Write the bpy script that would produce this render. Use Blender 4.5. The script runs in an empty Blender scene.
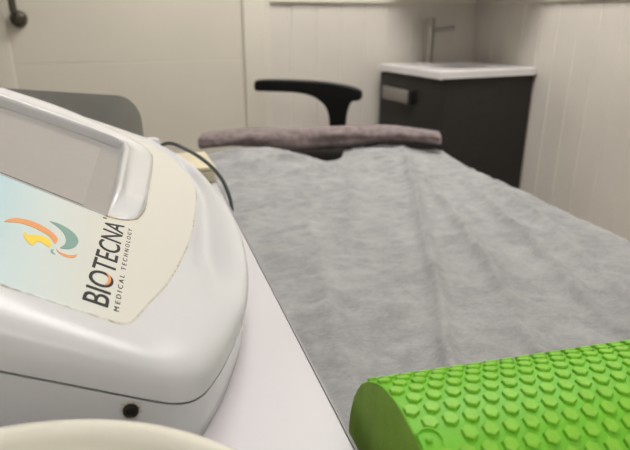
import bpy, bmesh, math, random
from mathutils import Vector, Matrix, noise
random.seed(4)
PI = math.pi
scene = bpy.context.scene
COL = scene.collection
R = math.radians

# ------------------------------------------------------------------ helpers
def mesh_obj(name, verts, faces, mat=None, parent=None, smooth=True, angle=40):
    me = bpy.data.meshes.new(name)
    me.from_pydata([tuple(v) for v in verts], [], faces)
    me.update()
    bm = bmesh.new(); bm.from_mesh(me)
    bmesh.ops.recalc_face_normals(bm, faces=bm.faces)
    bm.to_mesh(me); bm.free()
    return link(name, me, mat, parent, smooth, angle)

def link(name, me, mat, parent, smooth=True, angle=40):
    o = bpy.data.objects.new(name, me)
    COL.objects.link(o)
    if mat: me.materials.append(mat)
    if parent: o.parent = parent
    if smooth:
        me.shade_smooth()
        if angle: me.set_sharp_from_angle(angle=R(angle))
    return o

def bm_obj(name, bm, mat=None, parent=None, smooth=True, angle=40):
    bmesh.ops.recalc_face_normals(bm, faces=bm.faces)
    me = bpy.data.meshes.new(name); bm.to_mesh(me); bm.free()
    return link(name, me, mat, parent, smooth, angle)

def tag(o, label=None, cat=None, group=None, kind=None):
    if label: o['label'] = label
    if cat: o['category'] = cat
    if group: o['group'] = group
    if kind: o['kind'] = kind
    return o

def empty(name, loc=(0, 0, 0), rz=0, scale=1):
    o = bpy.data.objects.new(name, None); COL.objects.link(o)
    o.empty_display_size = .05
    o.location = loc; o.rotation_euler = (0, 0, rz); o.scale = (scale,) * 3
    return o

def add_box(bm, x0, x1, y0, y1, z0, z1, bev=0, seg=3):
    vs = [bm.verts.new((x, y, z)) for x in (x0, x1) for y in (y0, y1) for z in (z0, z1)]
    fs = [bm.faces.new([vs[i] for i in q]) for q in ((0,1,3,2),(4,6,7,5),(0,4,5,1),(2,3,7,6),(0,2,6,4),(1,5,7,3))]
    if bev:
        es = list({e for f in fs for e in f.edges})
        bmesh.ops.bevel(bm, geom=es, offset=bev, segments=seg, profile=.5, affect='EDGES')

def box(name, x0, x1, y0, y1, z0, z1, mat, parent=None, bev=0, seg=3):
    bm = bmesh.new(); add_box(bm, x0, x1, y0, y1, z0, z1, bev, seg)
    return bm_obj(name, bm, mat, parent, smooth=bev > 0)

def lathe(name, prof, mat, parent=None, n=48, loc=(0, 0, 0), axis='Z', angle=40):
    verts, faces = [], []
    m = len(prof)
    for i in range(n):
        t = 2 * PI * i / n
        for r, z in prof:
            p = (r * math.cos(t), r * math.sin(t), z)
            if axis == 'Y': p = (p[0], p[2], p[1])
            if axis == 'X': p = (p[2], p[0], p[1])
            verts.append((p[0] + loc[0], p[1] + loc[1], p[2] + loc[2]))
    for i in range(n):
        k = (i + 1) % n
        for j in range(m - 1):
            faces.append((i*m+j, k*m+j, k*m+j+1, i*m+j+1))
    for j in (0, m - 1):
        if prof[j][0] > 1e-6: faces.append([i*m+j for i in range(n)])
    bm = bmesh.new()
    bv = [bm.verts.new(v) for v in verts]
    for f in faces: bm.faces.new([bv[i] for i in f])
    bmesh.ops.remove_doubles(bm, verts=bm.verts, dist=1e-7)
    return bm_obj(name, bm, mat, parent, angle=angle)

def catmull(pts, n):
    pts = [Vector(p) for p in pts]
    P = [2*pts[0]-pts[1]] + pts + [2*pts[-1]-pts[-2]]
    out = []
    for i in range(1, len(P) - 2):
        for k in range(n):
            t = k / n
            a, b, c, d = P[i-1], P[i], P[i+1], P[i+2]
            out.append(.5*((2*b)+(c-a)*t+(2*a-5*b+4*c-d)*t*t+(3*b-a-3*c+d)*t**3))
    out.append(pts[-1].copy())
    return out

def resample(pts, n, closed=False):
    pts = [Vector(p) for p in pts]
    if closed: pts = pts + [pts[0]]
    L = [0]
    for a, b in zip(pts, pts[1:]): L.append(L[-1] + (b - a).length)
    out, j = [], 0
    m = n if closed else n - 1
    for i in range(n):
        s = L[-1] * i / m
        while j < len(L) - 2 and L[j+1] < s: j += 1
        t = (s - L[j]) / max(1e-12, L[j+1] - L[j])
        out.append(pts[j].lerp(pts[j+1], min(1, t)))
    return out

def tube(name, pts, rad, mat, parent=None, n=12, sub=8, caps=True):
    P = catmull(pts, sub)
    verts, faces = [], []
    up = Vector((0, 0, 1))
    for i, p in enumerate(P):
        t = (P[min(i+1, len(P)-1)] - P[max(i-1, 0)]).normalized()
        a = t.cross(up)
        if a.length < .05: a = t.cross(Vector((0, 1, 0)))
        a.normalize(); b = t.cross(a).normalized()
        up = -b if (-b).dot(up) > 0 else b
        r = rad(i/(len(P)-1)) if callable(rad) else rad
        for k in range(n):
            th = 2*PI*k/n
            verts.append(p + a*r*math.cos(th) + up*r*math.sin(th))
    for i in range(len(P)-1):
        for k in range(n):
            q = (k+1) % n
            faces.append((i*n+k, i*n+q, (i+1)*n+q, (i+1)*n+k))
    if caps:
        faces.append(list(range(n))); faces.append([(len(P)-1)*n+k for k in range(n)])
    return mesh_obj(name, verts, faces, mat, parent, angle=50)

# ------------------------------------------------------------------ materials
def mat(name, col, rough=.5, metal=0, spec=.5, noise_amt=0, noise_scale=40, bump=0, bump_scale=200,
        coat=0, trans=0, ior=1.45, coords='Object', stretch=None, sheen=0):
    m = bpy.data.materials.new(name); m.use_nodes = True
    nt = m.node_tree; N = nt.nodes; L = nt.links
    b = N['Principled BSDF']
    b.inputs['Base Color'].default_value = (*col, 1)
    b.inputs['Roughness'].default_value = rough
    b.inputs['Metallic'].default_value = metal
    b.inputs['Specular IOR Level'].default_value = spec
    b.inputs['Coat Weight'].default_value = coat
    b.inputs['Coat Roughness'].default_value = .06
    b.inputs['Transmission Weight'].default_value = trans
    b.inputs['IOR'].default_value = ior
    b.inputs['Sheen Weight'].default_value = sheen
    tc = N.new('ShaderNodeTexCoord')
    mp = N.new('ShaderNodeMapping'); L.new(tc.outputs[coords], mp.inputs[0])
    if stretch: mp.inputs['Scale'].default_value = stretch
    if noise_amt:
        nz = N.new('ShaderNodeTexNoise'); nz.inputs['Scale'].default_value = noise_scale; nz.inputs['Detail'].default_value = 6
        L.new(mp.outputs[0], nz.inputs['Vector'])
        rp = N.new('ShaderNodeValToRGB')
        rp.color_ramp.elements[0].position = .3; rp.color_ramp.elements[1].position = .7
        rp.color_ramp.elements[0].color = (*[c*(1-noise_amt) for c in col], 1)
        rp.color_ramp.elements[1].color = (*[min(1, c*(1+noise_amt)) for c in col], 1)
        L.new(nz.outputs['Fac'], rp.inputs[0]); L.new(rp.outputs[0], b.inputs['Base Color'])
    if bump:
        nz = N.new('ShaderNodeTexNoise'); nz.inputs['Scale'].default_value = bump_scale; nz.inputs['Detail'].default_value = 4
        L.new(mp.outputs[0], nz.inputs['Vector'])
        bp = N.new('ShaderNodeBump'); bp.inputs['Strength'].default_value = bump; bp.inputs['Distance'].default_value = .002
        L.new(nz.outputs['Fac'], bp.inputs['Height']); L.new(bp.outputs[0], b.inputs['Normal'])
    return m

M = {}
M['panelling'] = mat('painted panelling', (.68, .635, .575), .42, noise_amt=.04, noise_scale=3)
M['door'] = mat('painted door', (.66, .615, .53), .4, noise_amt=.03, noise_scale=2)
M['trim'] = mat('painted trim', (.70, .655, .57), .4, noise_amt=.03, noise_scale=3)
M['plaster'] = mat('plaster', (.72, .69, .64), .8, noise_amt=.03, noise_scale=4)
M['ceiling'] = mat('ceiling paint', (.75, .73, .7), .85, noise_amt=.02, noise_scale=4)
M['floor'] = mat('floor vinyl', (.3, .27, .24), .5, noise_amt=.12, noise_scale=6)
M['white_plastic'] = mat('glossy white plastic', (.585, .585, .592), .30, spec=.4, noise_amt=.015, noise_scale=5, coat=.04)
M['bezel_plastic'] = mat('bezel plastic', (.62, .618, .625), .18, noise_amt=.015, noise_scale=5, coat=.3)
M['grime'] = mat('brown grime', (.10, .075, .045), .8, noise_amt=.5, noise_scale=90)
M['lcd_glass'] = mat('screen border glass', (.29, .272, .265), .12, noise_amt=.02, noise_scale=8)
M['lcd'] = mat('switched off display', (.315, .293, .282), .2, noise_amt=.03, noise_scale=8)
M['ink'] = mat('charcoal ink', (.018, .016, .018), .5, spec=.2, noise_amt=.15, noise_scale=200)
M['orange'] = mat('orange ink', (.72, .29, .075), .4, noise_amt=.04, noise_scale=90)
M['teal'] = mat('teal ink', (.16, .31, .26), .4, noise_amt=.04, noise_scale=90)
M['yellow'] = mat('yellow ink', (.82, .58, .02), .4, noise_amt=.04, noise_scale=90)
M['black_screw'] = mat('blackened steel', (.03, .027, .022), .45, .6, noise_amt=.3, noise_scale=400)
M['desk'] = mat('white laminate', (.575, .55, .57), .4, noise_amt=.02, noise_scale=12)
M['desk_edge'] = mat('grey edge band', (.27, .26, .26), .5, noise_amt=.1, noise_scale=40)
M['desk_metal'] = mat('pale painted steel', (.5, .5, .5), .4, .2, noise_amt=.03)
M['cream_glaze'] = mat('cream glaze', (.73, .70, .60), .12, noise_amt=.03, noise_scale=9, coat=.5)
M['beige_plastic'] = mat('aged beige plastic', (.60, .54, .40), .5, noise_amt=.06, noise_scale=20)
M['cable'] = mat('dark green cable', (.06, .07, .068), .4, noise_amt=.1, noise_scale=50)
M['smoke'] = mat('smoky grey plastic', (.26, .258, .24), .3, noise_amt=.16, noise_scale=9)
M['vinyl_black'] = mat('black vinyl', (.004, .004, .004), .7, spec=.15, noise_amt=.2, noise_scale=80)
M['chair_black'] = mat('black plastic', (.004, .004, .004), .5, spec=.25, noise_amt=.2, noise_scale=60)
M['chrome'] = mat('brushed chrome', (.34, .32, .29), .35, .95, noise_amt=.05, noise_scale=30)
M['handle_dark'] = mat('dark bronze steel', (.075, .063, .045), .45, .5, noise_amt=.1, noise_scale=40)
M['anthracite'] = mat('anthracite lacquer', (.026, .024, .022), .5, spec=.3, noise_amt=.1, noise_scale=30)
M['pull'] = mat('satin aluminium', (.30, .28, .255), .45, .5, noise_amt=.06, noise_scale=60)
M['pull_end'] = mat('black pull end', (.008, .008, .008), .5, noise_amt=.2)
M['basin'] = mat('white basin resin', (.76, .74, .74), .22, noise_amt=.01)
M['towel'] = mat('mauve terry', (.185, .142, .14), .95, noise_amt=.35, noise_scale=60, bump=.9, bump_scale=260, sheen=.3)
M['green_end_shaded'] = mat('shaded green foam', (.135, .25, .022), .8, noise_amt=.10, noise_scale=60, bump=.25, bump_scale=500)  # roller end turned from the light: its shade is put into the green
M['green'] = mat('green foam', (.15, .475, .012), .52, noise_amt=.06, noise_scale=40, bump=.12, bump_scale=900)
M['green_bump'] = mat('green foam studs', (.215, .52, .03), .5, noise_amt=.08, noise_scale=160, bump=.2, bump_scale=900)
M['lamp_frame'] = mat('lamp frame', (.8, .8, .8), .4, noise_amt=.01)

# nonwoven sheet: mottled pressed fibres
def sheet_material():
    m = bpy.data.materials.new('grey nonwoven'); m.use_nodes = True
    nt = m.node_tree; N = nt.nodes; L = nt.links; b = N['Principled BSDF']
    tc = N.new('ShaderNodeTexCoord')
    def nz(scale, det, stretch, rough=.6):
        mp = N.new('ShaderNodeMapping'); mp.inputs['Scale'].default_value = stretch
        L.new(tc.outputs['Object'], mp.inputs[0])
        n = N.new('ShaderNodeTexNoise'); n.inputs['Scale'].default_value = scale
        n.inputs['Detail'].default_value = det; n.inputs['Roughness'].default_value = rough
        n.inputs['Distortion'].default_value = .6
        L.new(mp.outputs[0], n.inputs['Vector']); return n
    n1 = nz(34, 8, (1, 1.2, 1), .68); n2 = nz(190, 5, (.7, 1.3, 1), .7); n3 = nz(520, 3, (.7, 1.1, 1))
    n0 = nz(13, 4, (1.3, 1, 1), .5)
    m0 = N.new('ShaderNodeMix'); m0.inputs['Factor'].default_value = .5
    L.new(n0.outputs['Fac'], m0.inputs[2]); L.new(n1.outputs['Fac'], m0.inputs[3])
    mx = N.new('ShaderNodeMix'); mx.inputs['Factor'].default_value = .33
    L.new(m0.outputs[0], mx.inputs[2]); L.new(n2.outputs['Fac'], mx.inputs[3])
    rp = N.new('ShaderNodeValToRGB')
    rp.color_ramp.elements[0].position = .36; rp.color_ramp.elements[1].position = .64
    rp.color_ramp.elements[0].color = (.215, .215, .218, 1); rp.color_ramp.elements[1].color = (.39, .388, .388, 1)
    L.new(mx.outputs[0], rp.inputs[0]); L.new(rp.outputs[0], b.inputs['Base Color'])
    b.inputs['Roughness'].default_value = .85; b.inputs['Specular IOR Level'].default_value = .25
    b.inputs['Sheen Weight'].default_value = .15
    bp = N.new('ShaderNodeBump'); bp.inputs['Strength'].default_value = .5; bp.inputs['Distance'].default_value = .0015
    L.new(n3.outputs['Fac'], bp.inputs['Height'])
    bp2 = N.new('ShaderNodeBump'); bp2.inputs['Strength'].default_value = .3; bp2.inputs['Distance'].default_value = .004
    L.new(n1.outputs['Fac'], bp2.inputs['Height']); L.new(bp.outputs[0], bp2.inputs['Normal'])
    L.new(bp2.outputs[0], b.inputs['Normal'])
    return m
M['sheet'] = sheet_material()

# printed label: pale blue print fading to a yellowed cream, brown dirt on its worn border
def label_material():
    m = bpy.data.materials.new('printed label'); m.use_nodes = True
    nt = m.node_tree; N = nt.nodes; L = nt.links; b = N['Principled BSDF']
    tc = N.new('ShaderNodeTexCoord'); sep = N.new('ShaderNodeSeparateXYZ'); L.new(tc.outputs['Object'], sep.inputs[0])
    # x = a (uphill), y = b (along the front): blend along a
    ma = N.new('ShaderNodeMath'); ma.operation = 'MULTIPLY_ADD'; ma.inputs[1].default_value = -.12
    L.new(sep.outputs['Y'], ma.inputs[0]); L.new(sep.outputs['X'], ma.inputs[2])
    mr = N.new('ShaderNodeMapRange'); mr.inputs['From Min'].default_value = -.012; mr.inputs['From Max'].default_value = .115
    L.new(ma.outputs[0], mr.inputs['Value'])
    rp = N.new('ShaderNodeValToRGB'); e = rp.color_ramp.elements
    e[0].position = 0; e[0].color = (.62, .595, .53, 1)
    e[1].position = 1; e[1].color = (.33, .555, .64, 1)
    x = e.new(.22); x.color = (.60, .595, .535, 1)
    x = e.new(.55); x.color = (.53, .605, .59, 1)
    L.new(mr.outputs[0], rp.inputs[0])
    at = N.new('ShaderNodeAttribute'); at.attribute_name = 'edge'
    nz = N.new('ShaderNodeTexNoise'); nz.inputs['Scale'].default_value = 160; nz.inputs['Detail'].default_value = 6
    L.new(tc.outputs['Object'], nz.inputs['Vector'])
    nz2 = N.new('ShaderNodeTexNoise'); nz2.inputs['Scale'].default_value = 22; nz2.inputs['Detail'].default_value = 3
    L.new(tc.outputs['Object'], nz2.inputs['Vector'])
    mu = N.new('ShaderNodeMath'); mu.operation = 'MULTIPLY'; L.new(nz.outputs['Fac'], mu.inputs[0]); L.new(nz2.outputs['Fac'], mu.inputs[1])
    m2 = N.new('ShaderNodeMath'); m2.operation = 'MULTIPLY'; L.new(mu.outputs[0], m2.inputs[0]); L.new(at.outputs['Fac'], m2.inputs[1])
    r2 = N.new('ShaderNodeMapRange'); r2.inputs['From Min'].default_value = .22; r2.inputs['From Max'].default_value = .42
    L.new(m2.outputs[0], r2.inputs['Value'])
    mx = N.new('ShaderNodeMix'); mx.data_type = 'RGBA'
    L.new(r2.outputs[0], mx.inputs['Factor']); L.new(rp.outputs[0], mx.inputs[6]); mx.inputs[7].default_value = (.25, .19, .08, 1)
    L.new(mx.outputs[2], b.inputs['Base Color'])
    b.inputs['Roughness'].default_value = .42
    return m
M['label'] = label_material()

# base plastic with a rust bloom round the screw hole
def base_material(c):
    m = mat('white plastic with rust mark', (.60, .60, .607), .2, coat=.1)
    nt = m.node_tree; N = nt.nodes; L = nt.links; b = N['Principled BSDF']
    tc = N.new('ShaderNodeTexCoord')
    vm = N.new('ShaderNodeVectorMath'); vm.operation = 'SUBTRACT'; L.new(tc.outputs['Object'], vm.inputs[0]); vm.inputs[1].default_value = c
    nz = N.new('ShaderNodeTexNoise'); nz.inputs['Scale'].default_value = 500; L.new(tc.outputs['Object'], nz.inputs['Vector'])
    ln = N.new('ShaderNodeVectorMath'); ln.operation = 'LENGTH'; L.new(vm.outputs[0], ln.inputs[0])
    ma = N.new('ShaderNodeMath'); ma.operation = 'MULTIPLY_ADD'; L.new(nz.outputs['Fac'], ma.inputs[0]); ma.inputs[1].default_value = .006; L.new(ln.outputs['Value'], ma.inputs[2])
    mr = N.new('ShaderNodeMapRange'); mr.inputs['From Min'].default_value = .0095; mr.inputs['From Max'].default_value = .0065
    L.new(ma.outputs[0], mr.inputs['Value'])
    mx = N.new('ShaderNodeMix'); mx.data_type = 'RGBA'; L.new(mr.outputs[0], mx.inputs['Factor'])
    mx.inputs[6].default_value = (.60, .60, .607, 1); mx.inputs[7].default_value = (.38, .28, .17, 1)
    L.new(mx.outputs[2], b.inputs['Base Color'])
    return m

def emission(name, col, s):
    m = bpy.data.materials.new(name); m.use_nodes = True
    b = m.node_tree.nodes['Principled BSDF']
    b.inputs['Base Color'].default_value = (*col, 1)
    b.inputs['Emission Color'].default_value = (*col, 1); b.inputs['Emission Strength'].default_value = s
    return m

# ------------------------------------------------------------------ room
XR, YB, XL, YF, ZC = 1.785, 2.64, -1.7, -1.6, 2.5
def struct(o): o['kind'] = 'structure'; return o
struct(box('floor', XL-.1, XR+.1, YF-.1, YB+.1, -.06, 0, M['floor']))
struct(box('ceiling', XL-.1, XR+.1, YF-.1, YB+.1, ZC, ZC+.06, M['ceiling']))
struct(box('wall_left', XL-.1, XL, YF-.1, YB+.1, 0, ZC, M['plaster']))
struct(box('wall_front', XL, XR, YF-.1, YF, 0, ZC, M['plaster']))
struct(box('wall_back', XL, XR+.1, YB+.012, YB+.1, 0, ZC, M['plaster']))
struct(box('wall_right', XR+.012, XR+.1, YF-.1, YB+.012, 0, ZC, M['plaster']))

def panelling(name, x0, x1, start, pitch, place, z0, z1):
    """tongue and groove boards: one extruded profile with narrow V grooves"""
    prof = [(x0, .012), (x0, 0)]
    x = start
    while x < x1 - .01:
        if x > x0 + .01: prof += [(x-.006, 0), (x-.002, .0032), (x+.002, .0032), (x+.006, 0)]
        x += pitch
    prof += [(x1, 0), (x1, .012)]
    verts = [place(a, d, z0) for a, d in prof] + [place(a, d, z1) for a, d in prof]
    n = len(prof)
    faces = [(i, (i+1) % n, n+(i+1) % n, n+i) for i in range(n)] + [list(range(n)), list(range(n, 2*n))]
    return struct(mesh_obj(name, verts, faces, M['panelling'], smooth=False))
panelling('trim_1', .69, XR, .7886, .1235, lambda a, d, z: (a, YB+d, z), 0, 1.128)
panelling('trim_2', YF, YB, .02, .112, lambda a, d, z: (XR+d, a, z), 0, 1.128)
def rail(name, place, L0, L1):
    prof = [(.012, 1.122), (-.010, 1.122), (-.016, 1.127), (-.016, 1.150), (-.008, 1.160), (.012, 1.162)]
    n = len(prof)
    verts = [place(L0, d, z) for d, z in prof] + [place(L1, d, z) for d, z in prof]
    faces = [(i, (i+1) % n, n+(i+1) % n, n+i) for i in range(n)] + [list(range(n)), list(range(n, 2*n))]
    return struct(mesh_obj(name, verts, faces, M['trim'], smooth=False))
rail('trim_3', lambda a, d, z: (a, YB+d, z), .69, XR)
rail('trim_4', lambda a, d, z: (XR+d, a, z), YF, YB)

# door leaf with routed lines, frame and a bar pull
DL, DR = -.395, .565
def door_leaf():
    zs = [0, .42-.004, .42, .42+.004, .877, .880, .883, 1.33, 1.334, 1.338, 1.79, 1.794, 1.798, 2.05]
    dep = [0, 0, .005, 0, 0, .0022, 0, 0, .005, 0, 0, .005, 0, 0]
    prof = [(z, YB+.004+d) for z, d in zip(zs, dep)]
    n = len(prof)
    verts = []
    for x in (DL, DR):
        verts += [(x, y, z) for z, y in prof] + [(x, YB+.045, 2.05), (x, YB+.045, 0)]
    k = n + 2
    faces = [(i, (i+1) % k, k+(i+1) % k, k+i) for i in range(k)] + [list(range(k)), list(range(k, 2*k))]
    return mesh_obj('door_1', verts, faces, M['door'], smooth=False)
# cut a real recess for the leaf in the wall
wb = bpy.data.objects['wall_back']
bm = bmesh.new()
add_box(bm, XL, DL-.008, YB+.012, YB+.1, 0, ZC)
add_box(bm, DR+.008, XR+.1, YB+.012, YB+.1, 0, ZC)
add_box(bm, DL-.008, DR+.008, YB+.012, YB+.1, 2.058, ZC)
add_box(bm, DL-.008, DR+.008, YB+.07, YB+.1, 0, 2.058)
bm.to_mesh(wb.data); bm.free()
door = struct(door_leaf())
bm = bmesh.new()
add_box(bm, DL-.09, DL+.003, YB-.012, YB+.003, 0, 2.14, .005)
add_box(bm, DR-.003, DR+.09, YB-.012, YB+.003, 0, 2.14, .005)
add_box(bm, DL+.0035, DR-.0035, YB-.012, YB+.003, 2.045, 2.14, .003)
struct(bm_obj('trim_5', bm, M['trim']))
struct(box('trim_6', DR+.09, .69, YB-.002, YB+.012, 0, 2.14, M['trim']))
# pull handle on the door
bmh = tube('door_handle', [(-.352, YB-.062, 1.055), (-.352, YB-.062, 1.25), (-.352, YB-.062, 1.46)], .0135, M['handle_dark'], door, 14)
for z in (1.055, 1.46):
    lathe('handle_post', [(.016, -.066), (.016, -.022), (.031, -.014), (.033, .003)], M['handle_dark'], bmh, 24, (-.346, YB, z), 'Y')

# ------------------------------------------------------------------ washbasin vanity
VX, VY0, VXR, VYB, VROT = 1.270, 2.14, 1.782, 2.634, R(5.3)
van = empty('vanity_cabinet', (VXR, VY0, 0), VROT)
tag(van, 'dark anthracite vanity cabinet standing in the room corner under the washbasin', 'cabinet')
vo = Vector(van.location)
def vbox(name, x0, x1, y0, y1, z0, z1, m, parent, bev=.002):
    return box(name, x0-vo.x, x1-vo.x, y0-vo.y, y1-vo.y, z0, z1, M[m], parent, bev)
vbox('carcass', VX+.022, VXR, VY0+.0225, VYB-.0185, .0805, .70, 'anthracite', van)
vbox('side_panel', VX+.022, VXR, VY0+.004, VY0+.022, .08, .818, 'anthracite', van)
vbox('side_panel', VX+.022, VXR, VYB-.018, VYB, .08, .818, 'anthracite', van)
vbox('plinth', VX+.06, VXR, VY0+.03, VYB, 0, .0795, 'anthracite', van)
dr1 = vbox('drawer', VX+.002, VX+.021, VY0+.004, VYB-.002, .455, .812, 'anthracite', van)
dr2 = vbox('drawer', VX+.002, VX+.021, VY0+.004, VYB-.002, .085, .450, 'anthracite', van)
for dr, zc in ((dr1, .722), (dr2, .36)):
    # broad flat pull: a plate standing off the front on two black ends
    h = vbox('handle', VX-.026, VX-.020, 2.345, 2.565, zc-.028, zc+.032, 'pull', dr, .002)
    for y0, y1 in ((2.318, 2.344), (2.566, 2.580)):
        vbox('handle_end', VX-.027, VX+.003, y0, y1, zc-.030, zc+.034, 'pull_end', h, .004)

# basin top: slab with a rounded trough
def basin():
    x0, x1, y0, y1, zt, zb = VX-.012, VXR, VY0-.012, VYB, .852, .8195
    nx, ny = 46, 46
    def hgt(x, y):
        cx, cy, hx, hy = 1.535, 2.38, .165, .15
        dx, dy = abs(x-cx)/hx, abs(y-cy)/hy
        d = (dx**5 + dy**5)**.2
        s = max(0, min(1, (1.0-d)/.35)); s = s*s*(3-2*s)
        e = min(x-x0, x1-x, y-y0, y1-y)
        rim = max(0, 1-e/.012)
        return zt - .10*s - .004*(1-min(1, e/.02)) * 0 - .004*rim**2
    verts = [(x0+(x1-x0)*i/nx, y0+(y1-y0)*j/ny, 0) for j in range(ny+1) for i in range(nx+1)]
    verts = [(x-VXR, y-VY0, hgt(x, y)) for x, y, _ in verts]
    W = nx+1
    faces = [(j*W+i, j*W+i+1, (j+1)*W+i+1, (j+1)*W+i) for j in range(ny) for i in range(nx)]
    # sides and underside
    ring = [i for i in range(W)] + [j*W+nx for j in range(1, ny+1)] + [ny*W+i for i in range(nx-1, -1, -1)] + [j*W for j in range(ny-1, 0, -1)]
    b0 = len(verts)
    for r in ring: verts.append((verts[r][0], verts[r][1], zb))
    n = len(ring)
    for k in range(n): faces.append((ring[k], ring[(k+1) % n], b0+(k+1) % n, b0+k))
    o = mesh_obj('washbasin', verts, faces, M['basin'], angle=50)
    o.location = (VXR, VY0, 0); o.rotation_euler = (0, 0, VROT)
    return o
wbn = tag(basin(), 'white washbasin top with thin square rim on the dark vanity cabinet', 'washbasin')
lathe('drain', [(0, .003), (.018, .003), (.022, 0), (0, 0)], M['chrome'], wbn, 24, (1.535-VXR, 2.38-VY0, .7515))

tap = empty('basin_tap', (1.475, 2.565, .852))
tag(tap, 'slim tall metal tap with a straight spout on the white washbasin', 'tap')
lathe('tap_body', [(0, 0), (.028, 0), (.028, .006), (.0235, .010), (.0235, .165), (.020, .172), (0, .172)], M['chrome'], tap, 32)
lathe('tap_lever', [(0, .173), (.024, .173), (.025, .178), (.025, .205), (.022, .209), (0, .209)], M['chrome'], tap, 32)
tube('spout', [(.015, -.003, .152), (.06, -.018, .156), (.118, -.036, .162)], .0105, M['chrome'], tap, 14)

# wall cabinet above the basin (shades the corner)
wc = empty('wall_cabinet', (1.52, 2.36, 1.24))
tag(wc, 'white wall cabinet fixed in the corner above the washbasin', 'cabinet')
box('cabinet_body', -.24, .242, -.275, .277, 0, .62, M['basin'], wc, .003)
box('cabinet_door', -.262, -.242, -.275, .277, -.012, .62, M['basin'], wc, .003)

# ------------------------------------------------------------------ ceiling lamps
def lamp(x, y, sx, sy, power, label, tubes=1, tint=(1, .955, .895)):
    t = empty('ceiling_light', (x, y, ZC))
    tag(t, label, 'light')
    bm = bmesh.new()
    for a in ((-sx/2-.02, -sx/2, -sy/2-.02, sy/2+.02), (sx/2, sx/2+.02, -sy/2-.02, sy/2+.02),
              (-sx/2, sx/2, -sy/2-.02, -sy/2), (-sx/2, sx/2, sy/2, sy/2+.02)):
        add_box(bm, *a, -.03, -.0005)
    bm_obj('frame', bm, M['lamp_frame'], t, smooth=False)
    m = emission('lamp diffuser', tint, power)
    if tubes == 1:
        box('diffuser', -sx/2, sx/2, -sy/2, sy/2, -.018, -.004, m, t)
    else:
        box('reflector', -sx/2, sx/2, -sy/2, sy/2, -.004, -.0005, M['lamp_frame'], t)
        for k in range(tubes):
            yc = -sy/2 + sy*(k+.5)/tubes
            box('tube', -sx/2+.02, sx/2-.02, yc-.035, yc+.035, -.026, -.006, m, t, .006)
lamp(.75, 1.55, 1.0, 1.0, 12.6, 'square ceiling light panel above the treatment couch', 1, (1, .972, .93))
lamp(.15, -.85, 1.2, .6, 8.2, 'long ceiling light panel above the white desk', 1, (1, .985, .965))

# ------------------------------------------------------------------ treatment couch, rotated slightly
CR = -R(2.86)
couch = empty('treatment_couch', (.43, .65, 0), CR)
tag(couch, 'black padded treatment couch mostly hidden under the grey sheet', 'couch')
XA, XB, Y0, Y1, ZT = -.315, .368, -.95, .935, .684
bm = bmesh.new(); add_box(bm, XA, XB, Y0, Y1, ZT-.07, ZT, .02, 4)
bm_obj('pad', bm, M['vinyl_black'], couch)
box('frame', XA+.04, XB-.04, Y0+.04, Y1-.04, ZT-.115, ZT-.071, M['desk_metal'], couch, .004)
for lx in (XA+.07, XB-.07):
    for y in (Y0+.12, Y1-.16):
        box('leg', lx-.02, lx+.02, y-.02, y+.02, 0, ZT-.116, M['desk_metal'], couch, .004)

# disposable sheet
CREASES = [([(.285, .80), (.175, .488), (.039, .148), (-.051, -.076), (-.109, -.201), (-.2, -.5)], .011, .0075),
           ([(.21, .55), (.174, .35), (.09, .052), (.033, -.111), (.007, -.187), (-.05, -.5)], .012, .0070),
           ([(.30, .55), (.275, .398), (.213, .113), (.16, -.07), (.128, -.199), (.1, -.5)], .010, .0060),
           ([(.335, .40), (.317, .273), (.265, .083), (.227, -.054), (.207, -.132), (.15, -.5)], .012, .0060),
           ([(-.118, .332), (-.185, .013), (-.227, -.196)], .016, .003),
           ([(-.30, .48), (-.20, .560), (-.06, .631), (.067, .68)], .010, .0060),
           ([(-.29, .62), (-.2, .66), (-.10, .72), (.02, .73)], .012, .0050),
           ([(-.29, .30), (-.22, .36), (-.12, .46), (-.02, .50)], .011, .0045),
           ([(.10, .66), (.03, .52), (.0, .40), (-.05, .3)], .015, .0045)]
CREASES = [([Vector((q.x + .010*noise.noise(Vector((q.y*13, i*3, 1))), q.y, 0)) for q in catmull([(a, b, 0) for a, b in p], 5)], w, h) for i, (p, w, h) in enumerate(CREASES)]
def fold(x, y):
    f = 0
    for pts, w, h in CREASES:
        best = 9; tt = 0
        for k in range(len(pts)-1):
            ax, ay, bx_, by_ = pts[k].x, pts[k].y, pts[k+1].x, pts[k+1].y
            dx, dy = bx_-ax, by_-ay
            t = max(0, min(1, ((x-ax)*dx+(y-ay)*dy)/(dx*dx+dy*dy)))
            dd = (x-ax-t*dx)**2+(y-ay-t*dy)**2
            if dd < best: best = dd; tt = (k+t)/(len(pts)-1)
        if best < (4*w)**2:
            d = math.sqrt(best)
            f += h*math.exp(-(d/w)**1.5)*min(1, tt/.12+.15, (1-tt)/.12+.15)*(.75+.5*noise.noise(Vector((x*15, y*9, 4))))
    return f
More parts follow.
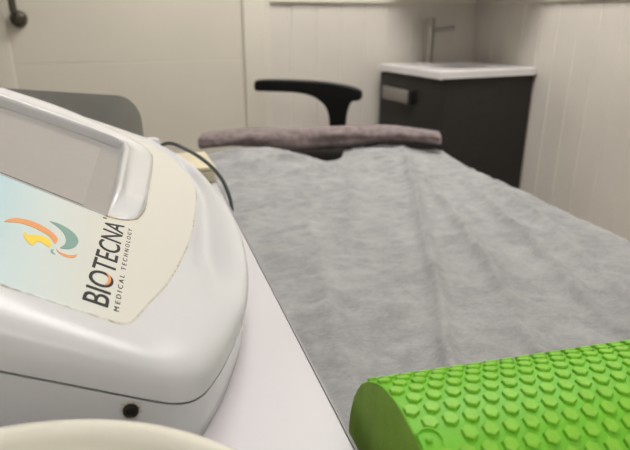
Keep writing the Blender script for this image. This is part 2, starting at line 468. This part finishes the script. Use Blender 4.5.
def sheet():
    nx, ny = 200, 280
    drop_l, drop_r = .16, .30
    WD = XB-XA
    tot = drop_l + WD + drop_r
    verts, faces = [], []
    rad = .024
    for j in range(ny+1):
        t = j/ny
        for i in range(nx+1):
            x = XA - drop_l + tot*i/nx
            yt = .895 - .18*(x+.28)
            ye = yt - .125*math.exp(-abs((x-.05)/.055)**2.6)
            y = Y0 + .05 + (ye-Y0-.05)*t**.8
            z = ZT + .003
            over = 0; sgn = 1
            if x > XB+.003: over = x-XB-.003
            if x < XA-.003: over = XA-.003-x; sgn = -1
            px = x
            if over > 0:
                ang = min(over/rad, PI/2-.12)
                px = (XB+.003 if sgn > 0 else XA-.003) + sgn*rad*math.sin(ang); z -= rad*(1-math.cos(ang))
                rest = over - rad*ang
                if rest > 0:
                    px += sgn*rest*math.sin(.12); z -= rest*math.cos(.12)
                    px += sgn*(.010*math.sin(y*17+2*math.sin(y*6))*min(1, rest/.1))
            flat = max(0, 1-over/.03) if over > 0 else 1
            wx = x + .02*noise.noise(Vector((x*7, y*7, 9)))
            wr = .0040*(noise.noise(Vector((wx*7, y*6, 3)))+.6)
            wr += .0042*max(0, noise.noise(Vector((wx*11+y*4, y*17, 7)))+.15)
            rg = 1-abs(noise.noise(Vector((wx*16, y*26-wx*9, 5))))*2.2
            wr += .0030*max(0, rg)**2
            wr += .0016*(noise.noise(Vector((x*42, y*60, 2)))+.5)
            amp = max(.12, min(.6, .6+(y+.22)*3)) + .75*max(0, min(1, y*1.4+.3))
            z += (wr*amp + fold(x, y)*2.7)*flat
            de = yt-y; hd = max(0, min(1, 1-(de-.05)/.28)); hd = hd*hd*(3-2*hd)*min(1, .25+max(0, de)/.05)
            z += flat*hd*(.026*math.exp(-((x-.20)/.115)**2)+.030*math.exp(-((x+.14)/.11)**2))
            hr = max(0, min(1, (y-.60)/.2)); px += .025*hr*max(0, min(1, (x-.25)/.1))
            verts.append((px, y, z))
    W = nx+1
    for j in range(ny):
        for i in range(nx): faces.append((j*W+i, j*W+i+1, (j+1)*W+i+1, (j+1)*W+i))
    o = mesh_obj('disposable_sheet', verts, faces, M['sheet'], angle=None)
    o.location = couch.location; o.rotation_euler = (0, 0, CR)
    return o
tag(sheet(), 'wrinkled grey nonwoven disposable sheet spread over the treatment couch', 'sheet')

# mauve towel rolled across the head end
def towel():
    spine = catmull([(.197, 1.600, .726), (.235, 1.590, .731), (.34, 1.556, .737), (.45, 1.520, .731), (.53, 1.491, .733), (.62, 1.460, .742), (.70, 1.433, .749), (.78, 1.405, .745), (.835, 1.385, .737), (.850, 1.379, .733)], 8)
    n = 28; verts, faces = [], []
    m = len(spine)
    for i, p in enumerate(spine):
        t = i/(m-1)
        d = (spine[min(m-1, i+1)] - spine[max(0, i-1)]); d.z = 0; d.normalize()
        a = Vector((-d.y, d.x, 0))
        end = min(1, (min(t, 1-t)/.045)); end = math.sqrt(max(0, 1-(1-end)**2))*.95+.05
        h = .0205 + .0125*math.exp(-((t-.42)/.16)**2) - .0025*max(0, t-.5)*2
        for k in range(n):
            th = 2*PI*k/n
            c, s = math.cos(th), math.sin(th)
            rr = 1 + .16*noise.noise(Vector((p.x*12, c*1.6, s*1.6)))+.07*noise.noise(Vector((p.x*45, c*3, s*3)))-.10*math.exp(-((th-3.5-.5*math.sin(p.x*9))/.16)**2)
            verts.append(p + a*(.052*c*rr*end) + Vector((0, 0, h*s*rr*end)))
    for i in range(m-1):
        for k in range(n):
            q = (k+1) % n
            faces.append((i*n+k, i*n+q, (i+1)*n+q, (i+1)*n+k))
    faces += [list(range(n)), [(m-1)*n+k for k in range(n)]]
    return mesh_obj('rolled_towel', verts, faces, M['towel'], angle=None)
tag(towel(), 'mauve towel rolled flat across the head end of the couch', 'towel')

# ------------------------------------------------------------------ stool with a black arm rest
def stool():
    A = Vector((.57, 2.45, 0)); B = Vector((.975, 2.255, 0))
    d = (B-A).normalized(); nrm = Vector((-d.y, d.x, 0)); Ln = (B-A).length
    root = empty('arm_stool', (.86, 2.27, 0)); O = Vector(root.location)
    tag(root, 'black stool with a long curved armrest between couch and panelled wall', 'stool')
    prof = [(-.004, .790), (.004, .804), (.05, .808), (.13, .808), (.22, .806), (.30, .801), (.36, .793), (.40, .786), (.436, .776),
            (.458, .765), (.464, .748), (.458, .733), (.440, .725), (.420, .722), (.406, .695), (.397, .655), (.393, .60), (.391, .545),
            (.326, .545), (.325, .60), (.321, .655), (.310, .690), (.293, .713), (.265, .734), (.228, .748), (.18, .756), (.12, .759), (.05, .760), (.004, .761), (-.004, .770)]
    prof = resample(catmull([Vector((a, z, 0)) for a, z in prof], 4), 150)
    n = len(prof)
    verts = []
    for k, (off, ins) in enumerate(((-.026, .005), (-.021, 0), (.021, 0), (.026, .005))):
        for i, p in enumerate(prof):
            tg = (prof[min(n-1, i+1)] - prof[max(0, i-1)]).normalized()
            nn = Vector((tg.y, -tg.x))
            a, z = p.x + nn.x*ins, p.y + nn.y*ins
            q = A + d*a + nrm*off - O
            verts.append((q.x, q.y, z))
    faces = []
    for k in range(3):
        for i in range(n):
            j = (i+1) % n
            faces.append((k*n+i, k*n+j, (k+1)*n+j, (k+1)*n+i))
    faces += [list(range(n)), list(range(3*n, 4*n))]
    mesh_obj('armrest', verts, faces, M['chair_black'], root, angle=40)
    q = A + d*.361 - O
    box('bracket', q.x-.03, q.x+.03, q.y-.2, q.y+.03, .52, .548, M['chair_black'], root, .006)
    lathe('seat', [(0, 0), (.15, 0), (.185, .02), (.19, .045), (.18, .065), (.12, .073), (0, .07)], M['chair_black'], root, 48, (-.06, -.18, .545))
    lathe('gas_column', [(0, 0), (.025, 0), (.025, .3), (.014, .3), (.014, .46), (0, .46)], M['chrome'], root, 24, (-.06, -.18, .085))
    for k in range(5):
        a = 2*PI*k/5+.3
        tube('foot', [(-.06, -.18, .095), (-.06+.13*math.cos(a), -.18+.13*math.sin(a), .085), (-.06+.26*math.cos(a), -.18+.26*math.sin(a), .062)], .016, M['chair_black'], root, 10, 4)
        lathe('caster', [(0, -.011), (.024, -.011), (.027, -.006), (.027, .006), (.024, .011), (0, .011)], M['chair_black'], root, 20,
              (-.06+.26*math.cos(a), -.18+.26*math.sin(a), .0275), 'X')
stool()

# ------------------------------------------------------------------ white desk
DZ = .81
desk_rot = -R(1.92)
desk = empty('white_desk', (.103, 0, 0), desk_rot)
tag(desk, 'white laminate desk with thin grey edge carrying the white console', 'desk')
box('desk_top', -.78, -.0022, -.35, 1.03, DZ-.024, DZ, M['desk'], desk, .001, 1)
box('edge_band', -.0018, 0, -.35, 1.03, DZ-.0245, DZ-.0005, M['desk_edge'], desk)
for x in (-.74, -.10):
    for y in (-.31, .99):
        box('leg', x-.02, x+.02, y-.02, y+.02, 0, DZ-.0245, M['desk_metal'], desk, .003)
box('apron', -.70, -.12, .975, 1.0, DZ-.09, DZ-.0245, M['desk_metal'], desk, .002)

# ------------------------------------------------------------------ console
# local axes: x = u (away from its front), y = v (along its front), z up
AZ = R(4.95); KS = .96
con = empty('therapy_console', (.0273, .2908, DZ), -AZ, KS)
tag(con, 'glossy white therapy console with sloped label panel and grey screen on the desk', 'medical device')
# u points to -X in the world: mirror by building with x = -u
TAN = math.tan(R(29)); C29, S29 = math.cos(R(29)), math.sin(R(29))
P0 = Vector((.04167, .01439, .07576))
def uvw(u, v, w): return Vector((-u, v, w))
def pan(a, b, h=0):  # panel coordinates, h above the panel
    return uvw(P0.x + a*C29 - h*S29, P0.y + b, P0.z + a*S29 + h*C29)

n1, n2, n3, n4 = 50, 150, 60, 24
def loop(near, front, far, back):
    out = []
    for seg, n in ((near, n1), (front, n2), (far, n3), (back, n4)):
        out += [Vector(p) for p in resample(seg, n+1)[:-1]]
    return out
# outer loop in (u, v)
Of = catmull([(.03, -.0220, 0), (.016, -.0210, 0), (.004, -.0160, 0), (-.006, -.0040, 0), (-.0200, .0260, 0), (-.0335, .066, 0), (-.0420, .100, 0), (-.0497, .155, 0), (-.0535, .22, 0),
              (-.0540, .27, 0), (-.0500, .35, 0), (-.0415, .425, 0), (-.0310, .49, 0), (-.0185, .541, 0), (-.004, .570, 0), (.03, .590, 0)], 8)
BK = .315
O = loop([(BK, -.022, 0), (.03, -.022, 0)], Of, [(.03, .590, 0), (.08, .580, 0), (.14, .56, 0), (.21, .51, 0), (BK, .42, 0)], [(BK, .42, 0), (BK, -.022, 0)])
# label-panel loop in (a, b)
Sf = catmull([(.012, -.0030, 0), (.006, -.0033, 0), (.0004, -.0012, 0), (-.0055, .0067, 0), (-.0145, .036, 0), (-.0291, .0826, 0), (-.0437, .1523, 0), (-.0545, .22, 0), (-.0605, .2838, 0),
              (-.066, .345, 0), (-.0670, .3967, 0), (-.0625, .44, 0), (-.0553, .472, 0), (-.034, .515, 0), (-.010, .542, 0), (.03, .545, 0)], 8)
AB = .29
S = loop([(AB, -.002, 0), (.012, -.003, 0)], Sf, [(.03, .545, 0), (.07, .532, 0), (.13, .51, 0), (.2, .46, 0), (AB, .38, 0)], [(AB, .38, 0), (AB, -.002, 0)])
NL = len(O)
def seam_w(u):
    x = (u-.0085)/.005
    sp = .005*(math.log(1+math.exp(x)) if x < 30 else x)
    return .0362 + .44*sp
FRONT = catmull([(0, 0, 0), (-.02, .18, 0), (.02, .36, 0), (.12, .47, 0), (.28, .44, 0), (.45, .28, 0), (.60, .10, 0), (.70, .0, 0), (.78, .02, 0), (.86, .25, 0), (.93, .70, 0), (1, 1, 0)], 3)
FRONT = resample(FRONT, 31)
SIDE = resample(catmull([(0, 0, 0), (0, .20, 0), (.02, .38, 0), (.09, .545, 0), (.24, .70, 0), (.48, .835, 0), (.75, .93, 0), (1, 1, 0)], 4), 31)
verts = []
NR = 30
rings = []
for k in range(NR+1):
    t = k/NR
    ring = []
    for i in range(NL):
        o = O[i]; s = S[i]
        sp = Vector((P0.x + s.x*C29, P0.y + s.y, P0.z + s.x*S29))
        ow = seam_w(o.x)
        cx, cz = SIDE[k].x, SIDE[k].y
        # front lip factor
        f = 0
        if n1 <= i < n1+n2:
            q = (i-n1)/n2
            f = max(0, min(1, (q-.12)/.28))*max(0, min(1, (1-q)/.26)); f = f*f*(3-2*f)
        if f: cx += (FRONT[k].x-cx)*f; cz += (FRONT[k].y-cz)*f
        p = Vector((o.x + (sp.x-o.x)*cx, o.y + (sp.y-o.y)*cx, ow + (sp.z-ow)*cz))
        ring.append(uvw(*p))
    rings.append(ring)
vs = [v for r in rings for v in r]
fs = []
for k in range(NR):
    for i in range(NL):
        j = (i+1) % NL
        fs.append((k*NL+i, k*NL+j, (k+1)*NL+j, (k+1)*NL+i))
fs.append([NR*NL+i for i in range(NL)])
mesh_obj('upper_shell', vs, fs, M['white_plastic'], con, angle=60)

def inset_loop(loop_, d):
    out = []
    n = len(loop_)
    for i in range(n):
        t = (loop_[(i+2) % n]-loop_[(i-2) % n])
        t.z = 0
        if t.length < 1e-9: t = Vector((1, 0, 0))
        t.normalize()
        out.append(loop_[i] + Vector((t.y, -t.x, 0))*d)
    return out
def area2(l): return sum(l[i].x*l[(i+1) % len(l)].y-l[(i+1) % len(l)].x*l[i].y for i in range(len(l)))
sg = -1 if area2(O) > 0 else 1       # inset sign
gap = .0017
O_in = inset_loop(O, sg*.0006); O_gk = inset_loop(O, sg*.003)
O_mid = inset_loop(O, sg*.0035); O_bot = inset_loop(O, sg*.0055)
# seam line: dark dirty gasket
vs, fs = [], []
for lp, dz in ((O_gk, -gap*1.4), (O_gk, gap*.4)):
    vs += [uvw(p.x, p.y, seam_w(q.x)+dz) for p, q in zip(lp, O)]
fs = [(i, (i+1) % NL, NL+(i+1) % NL, NL+i) for i in range(NL)]
mesh_obj('seam_gasket', vs, fs, M['grime'], con)
# lower tray
SC = uvw(.0406, -.0207, .0395)
M['base'] = base_material(SC)
vs, fs = [], []
lv = []
for p, q in zip(O_gk, O): lv.append(uvw(p.x, p.y, seam_w(q.x)-gap*1.4))
vs += lv
vs += [uvw(p.x, p.y, seam_w(q.x)-gap*1.2) for p, q in zip(O_in, O)]
for fr in (.35, .7):
    vs += [uvw(p.x+(b.x-p.x)*fr, p.y+(b.y-p.y)*fr, (seam_w(q.x)-gap)*(1-fr)+.004*fr) for p, b, q in zip(O_in, O_bot, O)]
vs += [uvw(p.x, p.y, .003) for p in O_bot]
vs += [uvw(p.x, p.y, .0005) for p in inset_loop(O, sg*.008)]
for k in range(5): fs += [(k*NL+i, k*NL+(i+1) % NL, (k+1)*NL+(i+1) % NL, (k+1)*NL+i) for i in range(NL)]
fs += [[5*NL+i for i in range(NL)]]
tray = mesh_obj('base_tray', vs, fs, M['base'], con, angle=60)
# screw in the near side
scr = lathe('screw', [(0, .002), (.0022, .002), (.0026, .0004), (.0040, .0000), (.0044, .0008), (.0044, .0035), (0, .0035)], M['black_screw'], tray, 28, (0, 0, 0), 'Y')
scr.location = SC + Vector((0, -.0024, 0))
lathe('hex_socket', [(0, .0016), (.0014, .0016), (.0014, .0021), (0, .0021)], M['black_screw'], scr, 6, (0, 0, 0), 'Y')

# label panel with a worn border
Sl = inset_loop(S, sg*.0006)
rings = [inset_loop(S, sg*d) for d in (.0006, .0016, .0030, .0055)]
hs = (.0, .0006, .0006, .0006)
vs, fs = [], []
for r, h in zip(rings, hs): vs += [pan(p.x, p.y, h) - pan(0, 0) for p in r]
vs = []
for r, h in zip(rings, hs): vs += [Vector((p.x, p.y, h)) for p in r]
for k in range(3): fs += [(k*NL+i, k*NL+(i+1) % NL, (k+1)*NL+(i+1) % NL, (k+1)*NL+i) for i in range(NL)]
fs += [[3*NL+i for i in range(NL)]]
# panel frame object: local x = a uphill, y = b, z = normal
def to_panel(o):
    ex = uvw(C29, 0, S29); ey = Vector((0, 1, 0)); ez = uvw(-S29, 0, C29)
    m = Matrix((( ex.x, ey.x, ez.x, 0), (ex.y, ey.y, ez.y, 0), (ex.z, ey.z, ez.z, 0), (0, 0, 0, 1)))
    m.translation = uvw(*P0)
    o.matrix_local = m
    return o
lab = mesh_obj('label_panel', vs, fs, M['label'], con, angle=60)
lab['label'] = 'cream label panel printed pale blue towards the logo'
at = lab.data.attributes.new('edge', 'FLOAT', 'POINT')
vals = [1.0]*NL + [1.0]*NL + [.45]*NL + [0]*NL
for i, v in enumerate(vals): at.data[i].value = v
to_panel(lab)
LH = .0006

# logo shapes on the label
LOGO = {
 'orange': [(.0916,.0824),(.09,.0893),(.0863,.0957),(.0792,.0997),(.0705,.0996),(.0618,.0945),(.0564,.0875),(.0555,.0807),(.0564,.0768),(.0617,.085),(.0695,.0892),(.0783,.0907),(.085,.0879),(.0891,.0837)],
 'teal': [(.0664,.1123),(.0608,.1142),(.0535,.112),(.0467,.1058),(.0428,.0968),(.0427,.0861),(.0453,.0781),(.0485,.0744),(.052,.073),(.0502,.0816),(.0511,.0915),(.0545,.1007),(.0595,.1069)],
 'yellow': [(.077,.0788),(.0746,.0749),(.0714,.0783),(.0668,.0812),(.0614,.0807),(.0588,.0759),(.0579,.0686),(.0612,.069),(.0652,.0708),(.0676,.0674),(.0677,.062),(.0706,.0624),(.0742,.0674),(.0763,.0731)],
 'orange2': [(.054,.069),(.0509,.0664),(.0461,.0659),(.0423,.0689),(.0402,.0723),(.0408,.0664),(.0444,.0622),(.0486,.0624),(.0522,.0651)],
 'teal2': [(.0568,.0648),(.0552,.0672),(.0551,.0623),(.0528,.0598),(.0549,.0597),(.0566,.0623)],
}
def decal(name, pts, m, h0=LH, h1=LH+.00025):
    p = [Vector((a, b, 0)) for a, b in pts]
    p = catmull(p + [p[0]], 4)[:-1] if len(p) > 6 else p
    n = len(p)
    vs = [(q.x, q.y, h0) for q in p] + [(q.x, q.y, h1) for q in p]
    fs = [list(range(n)), list(range(n, 2*n))] + [(i, (i+1) % n, n+(i+1) % n, n+i) for i in range(n)]
    return mesh_obj(name, vs, fs, M[m], lab, smooth=False)
LG = {'orange': 'large orange swoosh', 'teal': 'teal crescent', 'yellow': 'yellow flag-like stroke', 'orange2': 'small orange arc', 'teal2': 'small teal arc'}
for k, pts in LOGO.items():
    o = decal('logo_mark', pts, k.rstrip('2')); o['label'] = LG[k]

# lettering: reads along +b with its top uphill (+a)
def lettering(name, txt, size, a0, b0, length, m, bold=0.0, spacing=1.0, cap=None):
    cu = bpy.data.curves.new(name, 'FONT'); cu.body = txt; cu.size = size; cu.offset = bold; cu.space_character = spacing
    cu.extrude = .00012
    tmp = bpy.data.objects.new(name, cu); COL.objects.link(tmp)
    dg = bpy.context.evaluated_depsgraph_get()
    me = bpy.data.meshes.new_from_object(tmp.evaluated_get(dg))
    bpy.data.objects.remove(tmp)
    xs = [v.co.x for v in me.vertices]; ys = [v.co.y for v in me.vertices]
    sx = length/(max(xs)-min(xs)); sy = (cap/(max(ys)-min(ys))) if cap else sx
    for v in me.vertices:
        x = (v.co.x-min(xs))*sx; y = (v.co.y-min(ys))*sy
        v.co = (a0 + y, b0 + x, LH + .00012 + v.co.z)
    me.materials.clear()
    o = link(name, me, M[m], lab, smooth=False)
    bm = bmesh.new(); bm.from_mesh(me); bmesh.ops.recalc_face_normals(bm, faces=bm.faces); bm.to_mesh(me); bm.free()
    return o
o = lettering('brand_lettering', 'BIOTECNA', .02, .0121, .0118, .1515, 'ink', bold=.0001, cap=.0166)
o['label'] = 'large dark lettering'
o = lettering('tagline_lettering', 'MEDICAL TECHNOLOGY', .006, .0054, .0112, .1505, 'ink', bold=0, spacing=1.7, cap=.0034)
o['label'] = 'small dark lettering'
# registered mark and the orange crescent in the O
def ring_decal(name, ca, cb, r, w, m):
    n = 24
    vs = [(ca+q*math.cos(2*PI*i/n), cb+q*math.sin(2*PI*i/n), h) for q, h in ((r, LH), (r, LH+.0002), (r-w, LH+.0002), (r-w, LH)) for i in range(n)]
    fs = [(k*n+i, k*n+(i+1) % n, ((k+1) % 4)*n+(i+1) % n, ((k+1) % 4)*n+i) for k in range(4) for i in range(n)]
    return mesh_obj(name, vs, fs, M[m], lab, smooth=False)
o = decal('letter_crescent', [(.0183, .0592), (.0158, .0572), (.0144, .0530), (.0140, .0487), (.0150, .0430), (.0178, .0399), (.0163, .0450), (.0161, .0500), (.0166, .0550)], 'orange', LH+.0003, LH+.0005)
o['label'] = 'orange crescent inside the letter'
ring_decal('registered_mark', .0297, .1640, .0017, .0007, 'ink')

# bezel round the screen, open towards the label
def rrect(a0, a1, b0, b1, r, n=10):
    pts = []
    for cx, cy, s in ((a1-r, b1-r, 0), (a0+r, b1-r, 1), (a0+r, b0+r, 2), (a1-r, b0+r, 3)):
        for k in range(n+1):
            t = PI/2*(s + k/n)
            pts.append(Vector((cx+r*math.cos(t), cy+r*math.sin(t), 0)))
    return resample(pts, 200, True)
def bez_h(b): 
    t = max(0, min(1, (b-.178)/.06)); return .0012 + .0115*t*t*(3-2*t)
def frame_loop(near, front, far, back):
    out = []
    for g in (near, front, far, back): out += resample([Vector((a, b, 0)) for a, b in g], 51)[:-1]
    return out
def cc(p, n=6): return [(q.x, q.y) for q in catmull([(a, b, 0) for a, b in p], n)]
BO = frame_loop([(.262, .1695), (.030, .1695)], cc([(.030, .1695), (.019, .1735), (.009, .182), (.001, .200), (-.0035, .235), (-.0052, .30), (-.0066, .38), (-.0062, .435), (-.001, .460), (.014, .473)]),
                cc([(.014, .473), (.04, .483), (.075, .488), (.13, .478), (.19, .437), (.27, .365)]), [(.27, .365), (.262, .1695)])
BI = frame_loop([(.252, .1705), (.0285, .1705)], [(.0285, .1705), (.0310, .25), (.0355, .40), (.0375, .424)],
                cc([(.0375, .424), (.042, .429), (.075, .421), (.13, .400), (.19, .372), (.255, .335)]), [(.255, .335), (.252, .1705)])
nb = 200
def lerp_loop(t): return [o.lerp(i, t) for o, i in zip(BO, BI)]
vs = []
prof = [(0, 0), (.01, .30), (.05, .62), (.12, .80), (.20, .86), (.30, .80), (.45, .66), (.60, .62), (.72, .70), (.80, .90), (.85, 1), (.91, 1), (.95, .92), (.975, .6), (1, 0)]
for t, hh in prof:
    vs += [Vector((p.x, p.y, LH*.5 + bez_h(p.y)*hh)) for p in lerp_loop(t)]
fs = []
for k in range(len(prof)-1):
    fs += [(k*nb+i, k*nb+(i+1) % nb, (k+1)*nb+(i+1) % nb, (k+1)*nb+i) for i in range(nb)]
bez = to_panel(mesh_obj('screen_bezel', vs, fs, M['bezel_plastic'], con, angle=50))
# glass and the display behind it
def plate(name, lp, h0, h1, m, parent):
    n = len(lp)
    vs = [(p.x, p.y, h0) for p in lp] + [(p.x, p.y, h1) for p in lp]
    fs = [list(range(n)), list(range(n, 2*n))] + [(i, (i+1) % n, n+(i+1) % n, n+i) for i in range(n)]
    return mesh_obj(name, vs, fs, M[m], parent, smooth=False)
gl = to_panel(plate('screen', [BI[i].lerp(BO[i], .03) for i in range(0, 200, 2)], LH*.5, LH+.0002, 'lcd_glass', con))
plate('display', [Vector((a, b, 0)) for a, b in ((.248, .1735), (.050, .1735), (.058, .388), (.0605, .3895), (.11, .374), (.164, .354), (.25, .318))], LH+.0002, LH+.0008, 'lcd', gl)
# dirt caught along the bezel foot
vs, fs = [], []
seg = [p for p in BO]
grime_pts = [(p, i) for i, p in enumerate(BO) if p.x < .03 and p.y < .40]
BOo = inset_loop(BO, .0012 if area2(BO) > 0 else -.0012)
idx = [i for _, i in grime_pts]
for i in idx:
    w_ = .25 + .75*max(0, noise.noise(Vector((BO[i].y*90, 2, 1)))+.3)
    q = BO[i].lerp(BOo[i], w_)
    vs += [(BO[i].x, BO[i].y, LH+.0009), (q.x, q.y, LH+.0002)]
for k in range(len(idx)-1):
    if idx[k+1] == idx[k]+1: fs.append((2*k, 2*k+1, 2*k+3, 2*k+2))
M['yellow_grime'] = mat('yellowed glue', (.42, .33, .16), .8, noise_amt=.5, noise_scale=300)
mesh_obj('glue_line', vs, fs, M['yellow_grime'], lab)
# four rubber feet under the tray
# (hidden beneath the console, not modelled)

# ------------------------------------------------------------------ cream bowl
k_ = .1350/.1465
bowl = lathe('cream_bowl', [(r*k_, z) for r, z in [(0, .012), (.090, .012), (.112, .026), (.126, .050), (.1275, .060), (.129, .0645), (.134, .0685), (.1405, .0680), (.1450, .0640), (.1465, .058), (.143, .048), (.128, .022), (.108, .004), (.085, 0), (0, 0)]],
             M['cream_glaze'], None, 128, (0, 0, 0), angle=None)
bowl.location = (-.071, .106, DZ); bowl.scale = (1, 1, 1.05)
tag(bowl, 'large round cream bowl with rolled rim in front of the white console', 'bowl')

# ------------------------------------------------------------------ things behind the console
bx = empty('beige_box', (.063, .915, DZ)); tag(bx, 'small beige plastic box on the desk behind the white console', 'box')
box('box_body', -.06, .0665, -.06, .055, 0, .019, M['beige_plastic'], bx, .003)
M['yellow_lid'] = mat('yellowed lid', (.62, .55, .38), .45, noise_amt=.05, noise_scale=20)
box('lid', -.061, .0675, -.061, .056, .0195, .0255, M['yellow_lid'], bx, .002)

kn = empty('knob_cap', (.039, .905, .8360)); tag(kn, 'small cream knob standing on the beige box behind the console', 'knob')
lathe('cap', [(0, 0), (.010, 0), (.010, .022), (.0145, .026), (.0155, .034), (.012, .040), (0, .041)], M['bezel_plastic'], kn, 28)

pl = []
for a, z in ((-.40, .972), (-.2, .953), (-.02, .934), (.0, .9315), (.013, .926), (.024, .914), (.0305, .899), (.0320, .885), (.032, .8115), (-.40, .8115)): pl.append((a, z))
top = resample(catmull([Vector((a, z, 0)) for a, z in pl[:8]], 6), 60)
pts = [(p.x, p.y) for p in top] + [(.032, DZ+.0005), (-.40, DZ+.0005)]
n = len(pts)
vs = [(a, 1.006, z) for a, z in pts] + [(a, 1.012, z) for a, z in pts]
fs = [list(range(n)), list(range(n, 2*n))] + [(i, (i+1) % n, n+(i+1) % n, n+i) for i in range(n)]
po = mesh_obj('grey_screen_panel', vs, fs, M['smoke'], None, smooth=False)
tag(po, 'smoky grey plastic panel with rounded corner standing behind the console', 'panel')

cab = tube('device_cable', [(.02, .93, .8400), (.040, .89, .860), (.062, .86, .876), (.086, .84, .869), (.112, .825, .851), (.130, .81, .829), (.1385, .795, .803), (.138, .785, .780), (.125, .785, .766), (.10, .79, .765), (.05, .80, .767)], .0028, M['cable'], None, 12, 8)
tag(cab, 'thin dark cable arching over the beige box and down the desk edge', 'cable')

# ------------------------------------------------------------------ green foam roller
RP = -.0933
RR = .0860
rol = empty('foam_roller', (.1168, .2045, .6905+RR+.0025), RP)
tag(rol, 'bright green studded foam roller lying across the grey sheet', 'foam roller')
RL = .46
nseg = 128
def circ(x, r): return [(x, r*math.sin(2*PI*i/nseg), r*math.cos(2*PI*i/nseg)) for i in range(nseg)]
# body surface
vs = circ(0, RR-.0005) + circ(.0012, RR) + circ(RL-.0012, RR) + circ(RL, RR-.0005)
fs = [(k*nseg+i, k*nseg+(i+1) % nseg, (k+1)*nseg+(i+1) % nseg, (k+1)*nseg+i) for k in range(3) for i in range(nseg)]
fs.append([3*nseg+i for i in range(nseg)])
body = mesh_obj('roller_body', vs, fs, M['green'], rol, angle=40)
# cut end face, slightly ragged rim
end = []
for i in range(nseg):
    a = 2*PI*i/nseg
    r = RR-.0004+.0007*noise.noise(Vector((math.cos(a)*14, math.sin(a)*14, 2)))
    end.append((-.0006, r*math.sin(a), r*math.cos(a)))
vs = end + circ(.0005, RR-.0012) + [(-.0006, 0, 0)]
fs = [(i, (i+1) % nseg, 2*nseg) for i in range(nseg)] + [(i, (i+1) % nseg, nseg+(i+1) % nseg, nseg+i) for i in range(nseg)]
ef = mesh_obj('cut_end', vs, fs, M['green_end_shaded'], rol, angle=None)
ef['label'] = 'green cut end face with its shade put into a darker colour'
# hexagonal studs, one surface pattern
rows = 56; pitch = .0111; vs, fs = [], []
da = 2*PI/rows
EM = (.0115, None)
em_a = R(-13); EMX = .0058
for j in range(rows):
    a0 = j*da
    aa = (a0+PI) % (2*PI)-PI
    if not (-2.4 < aa < 1.9): continue      # underside is hidden against the couch
    x = .0045 + (pitch/2 if j % 2 else 0)
    while x < RL-.004:
        skip = math.hypot(x-EMX, RR*(aa-em_a)) < .0102
        if not skip:
            rb, rt, h = .0043, .0038, .0018
            hb = []
            for (r, hh) in ((rb, -.0006), (rb*.99, h*.7), (rt, h)):
                for k in range(6):
                    t = PI/3*k+PI/6
                    dx, ds = r*math.cos(t)*.98, r*math.sin(t)*1.02
                    if x+dx < .0006: dx = .0006-x
                    an = a0+ds/RR
                    vs.append((x+dx, (RR+hh)*math.sin(an), (RR+hh)*math.cos(an)))
            b = len(vs)-18
            for q in range(2):
                for k in range(6): fs.append((b+q*6+k, b+q*6+(k+1) % 6, b+(q+1)*6+(k+1) % 6, b+(q+1)*6+k))
            fs.append([b+12+k for k in range(6)])
        x += pitch
mesh_obj('studs', vs, fs, M['green_bump'], rol, smooth=False)
# moulded ring mark with a centre dot near the end
vs, fs = [], []
n = 40
for (r, hh) in ((.0072, -.0005), (.0070, .0011), (.0062, .0011), (.0060, -.0005)):
    for k in range(n):
        t = 2*PI*k/n
        x = max(.0006, EMX+r*math.cos(t)); an = em_a+r*math.sin(t)/RR
        vs.append((x, (RR+hh)*math.sin(an), (RR+hh)*math.cos(an)))
for q in range(3):
    for k in range(n): fs.append((q*n+k, q*n+(k+1) % n, (q+1)*n+(k+1) % n, (q+1)*n+k))
b = len(vs)
for (r, hh) in ((.0017, -.0005), (.0016, .0012), (.0009, .0017)):
    for k in range(12):
        t = 2*PI*k/12; an = em_a+r*math.sin(t)/RR
        vs.append((EMX-.0004+r*math.cos(t), (RR+hh)*math.sin(an), (RR+hh)*math.cos(an)))
for q in range(2):
    for k in range(12): fs.append((b+q*12+k, b+q*12+(k+1) % 12, b+(q+1)*12+(k+1) % 12, b+(q+1)*12+k))
fs.append([b+24+k for k in range(12)])
mesh_obj('ring_mark', vs, fs, M['green'], rol)

# ------------------------------------------------------------------ camera
cd = bpy.data.cameras.new('camera'); cam = bpy.data.objects.new('camera', cd); COL.objects.link(cam)
cd.sensor_fit = 'HORIZONTAL'; cd.sensor_width = 36; cd.lens = 560/630*36
cam.location = (0, 0, 1.05)
cam.rotation_euler = (R(90-20.1), 0, -R(18.95))
cd.clip_start = .01; cd.clip_end = 30
cd.dof.use_dof = True; cd.dof.focus_distance = .43; cd.dof.aperture_fstop = 9.5; cd.dof.aperture_blades = 0
scene.camera = cam

w = bpy.data.worlds.new('world'); scene.world = w; w.use_nodes = True
w.node_tree.nodes['Background'].inputs[0].default_value = (.8, .8, .8, 1)
w.node_tree.nodes['Background'].inputs[1].default_value = .05
vsn = scene.view_settings
vsn.view_transform = 'Standard'; vsn.look = 'None'; vsn.exposure = 0; vsn.gamma = 1; vsn.use_curve_mapping = False
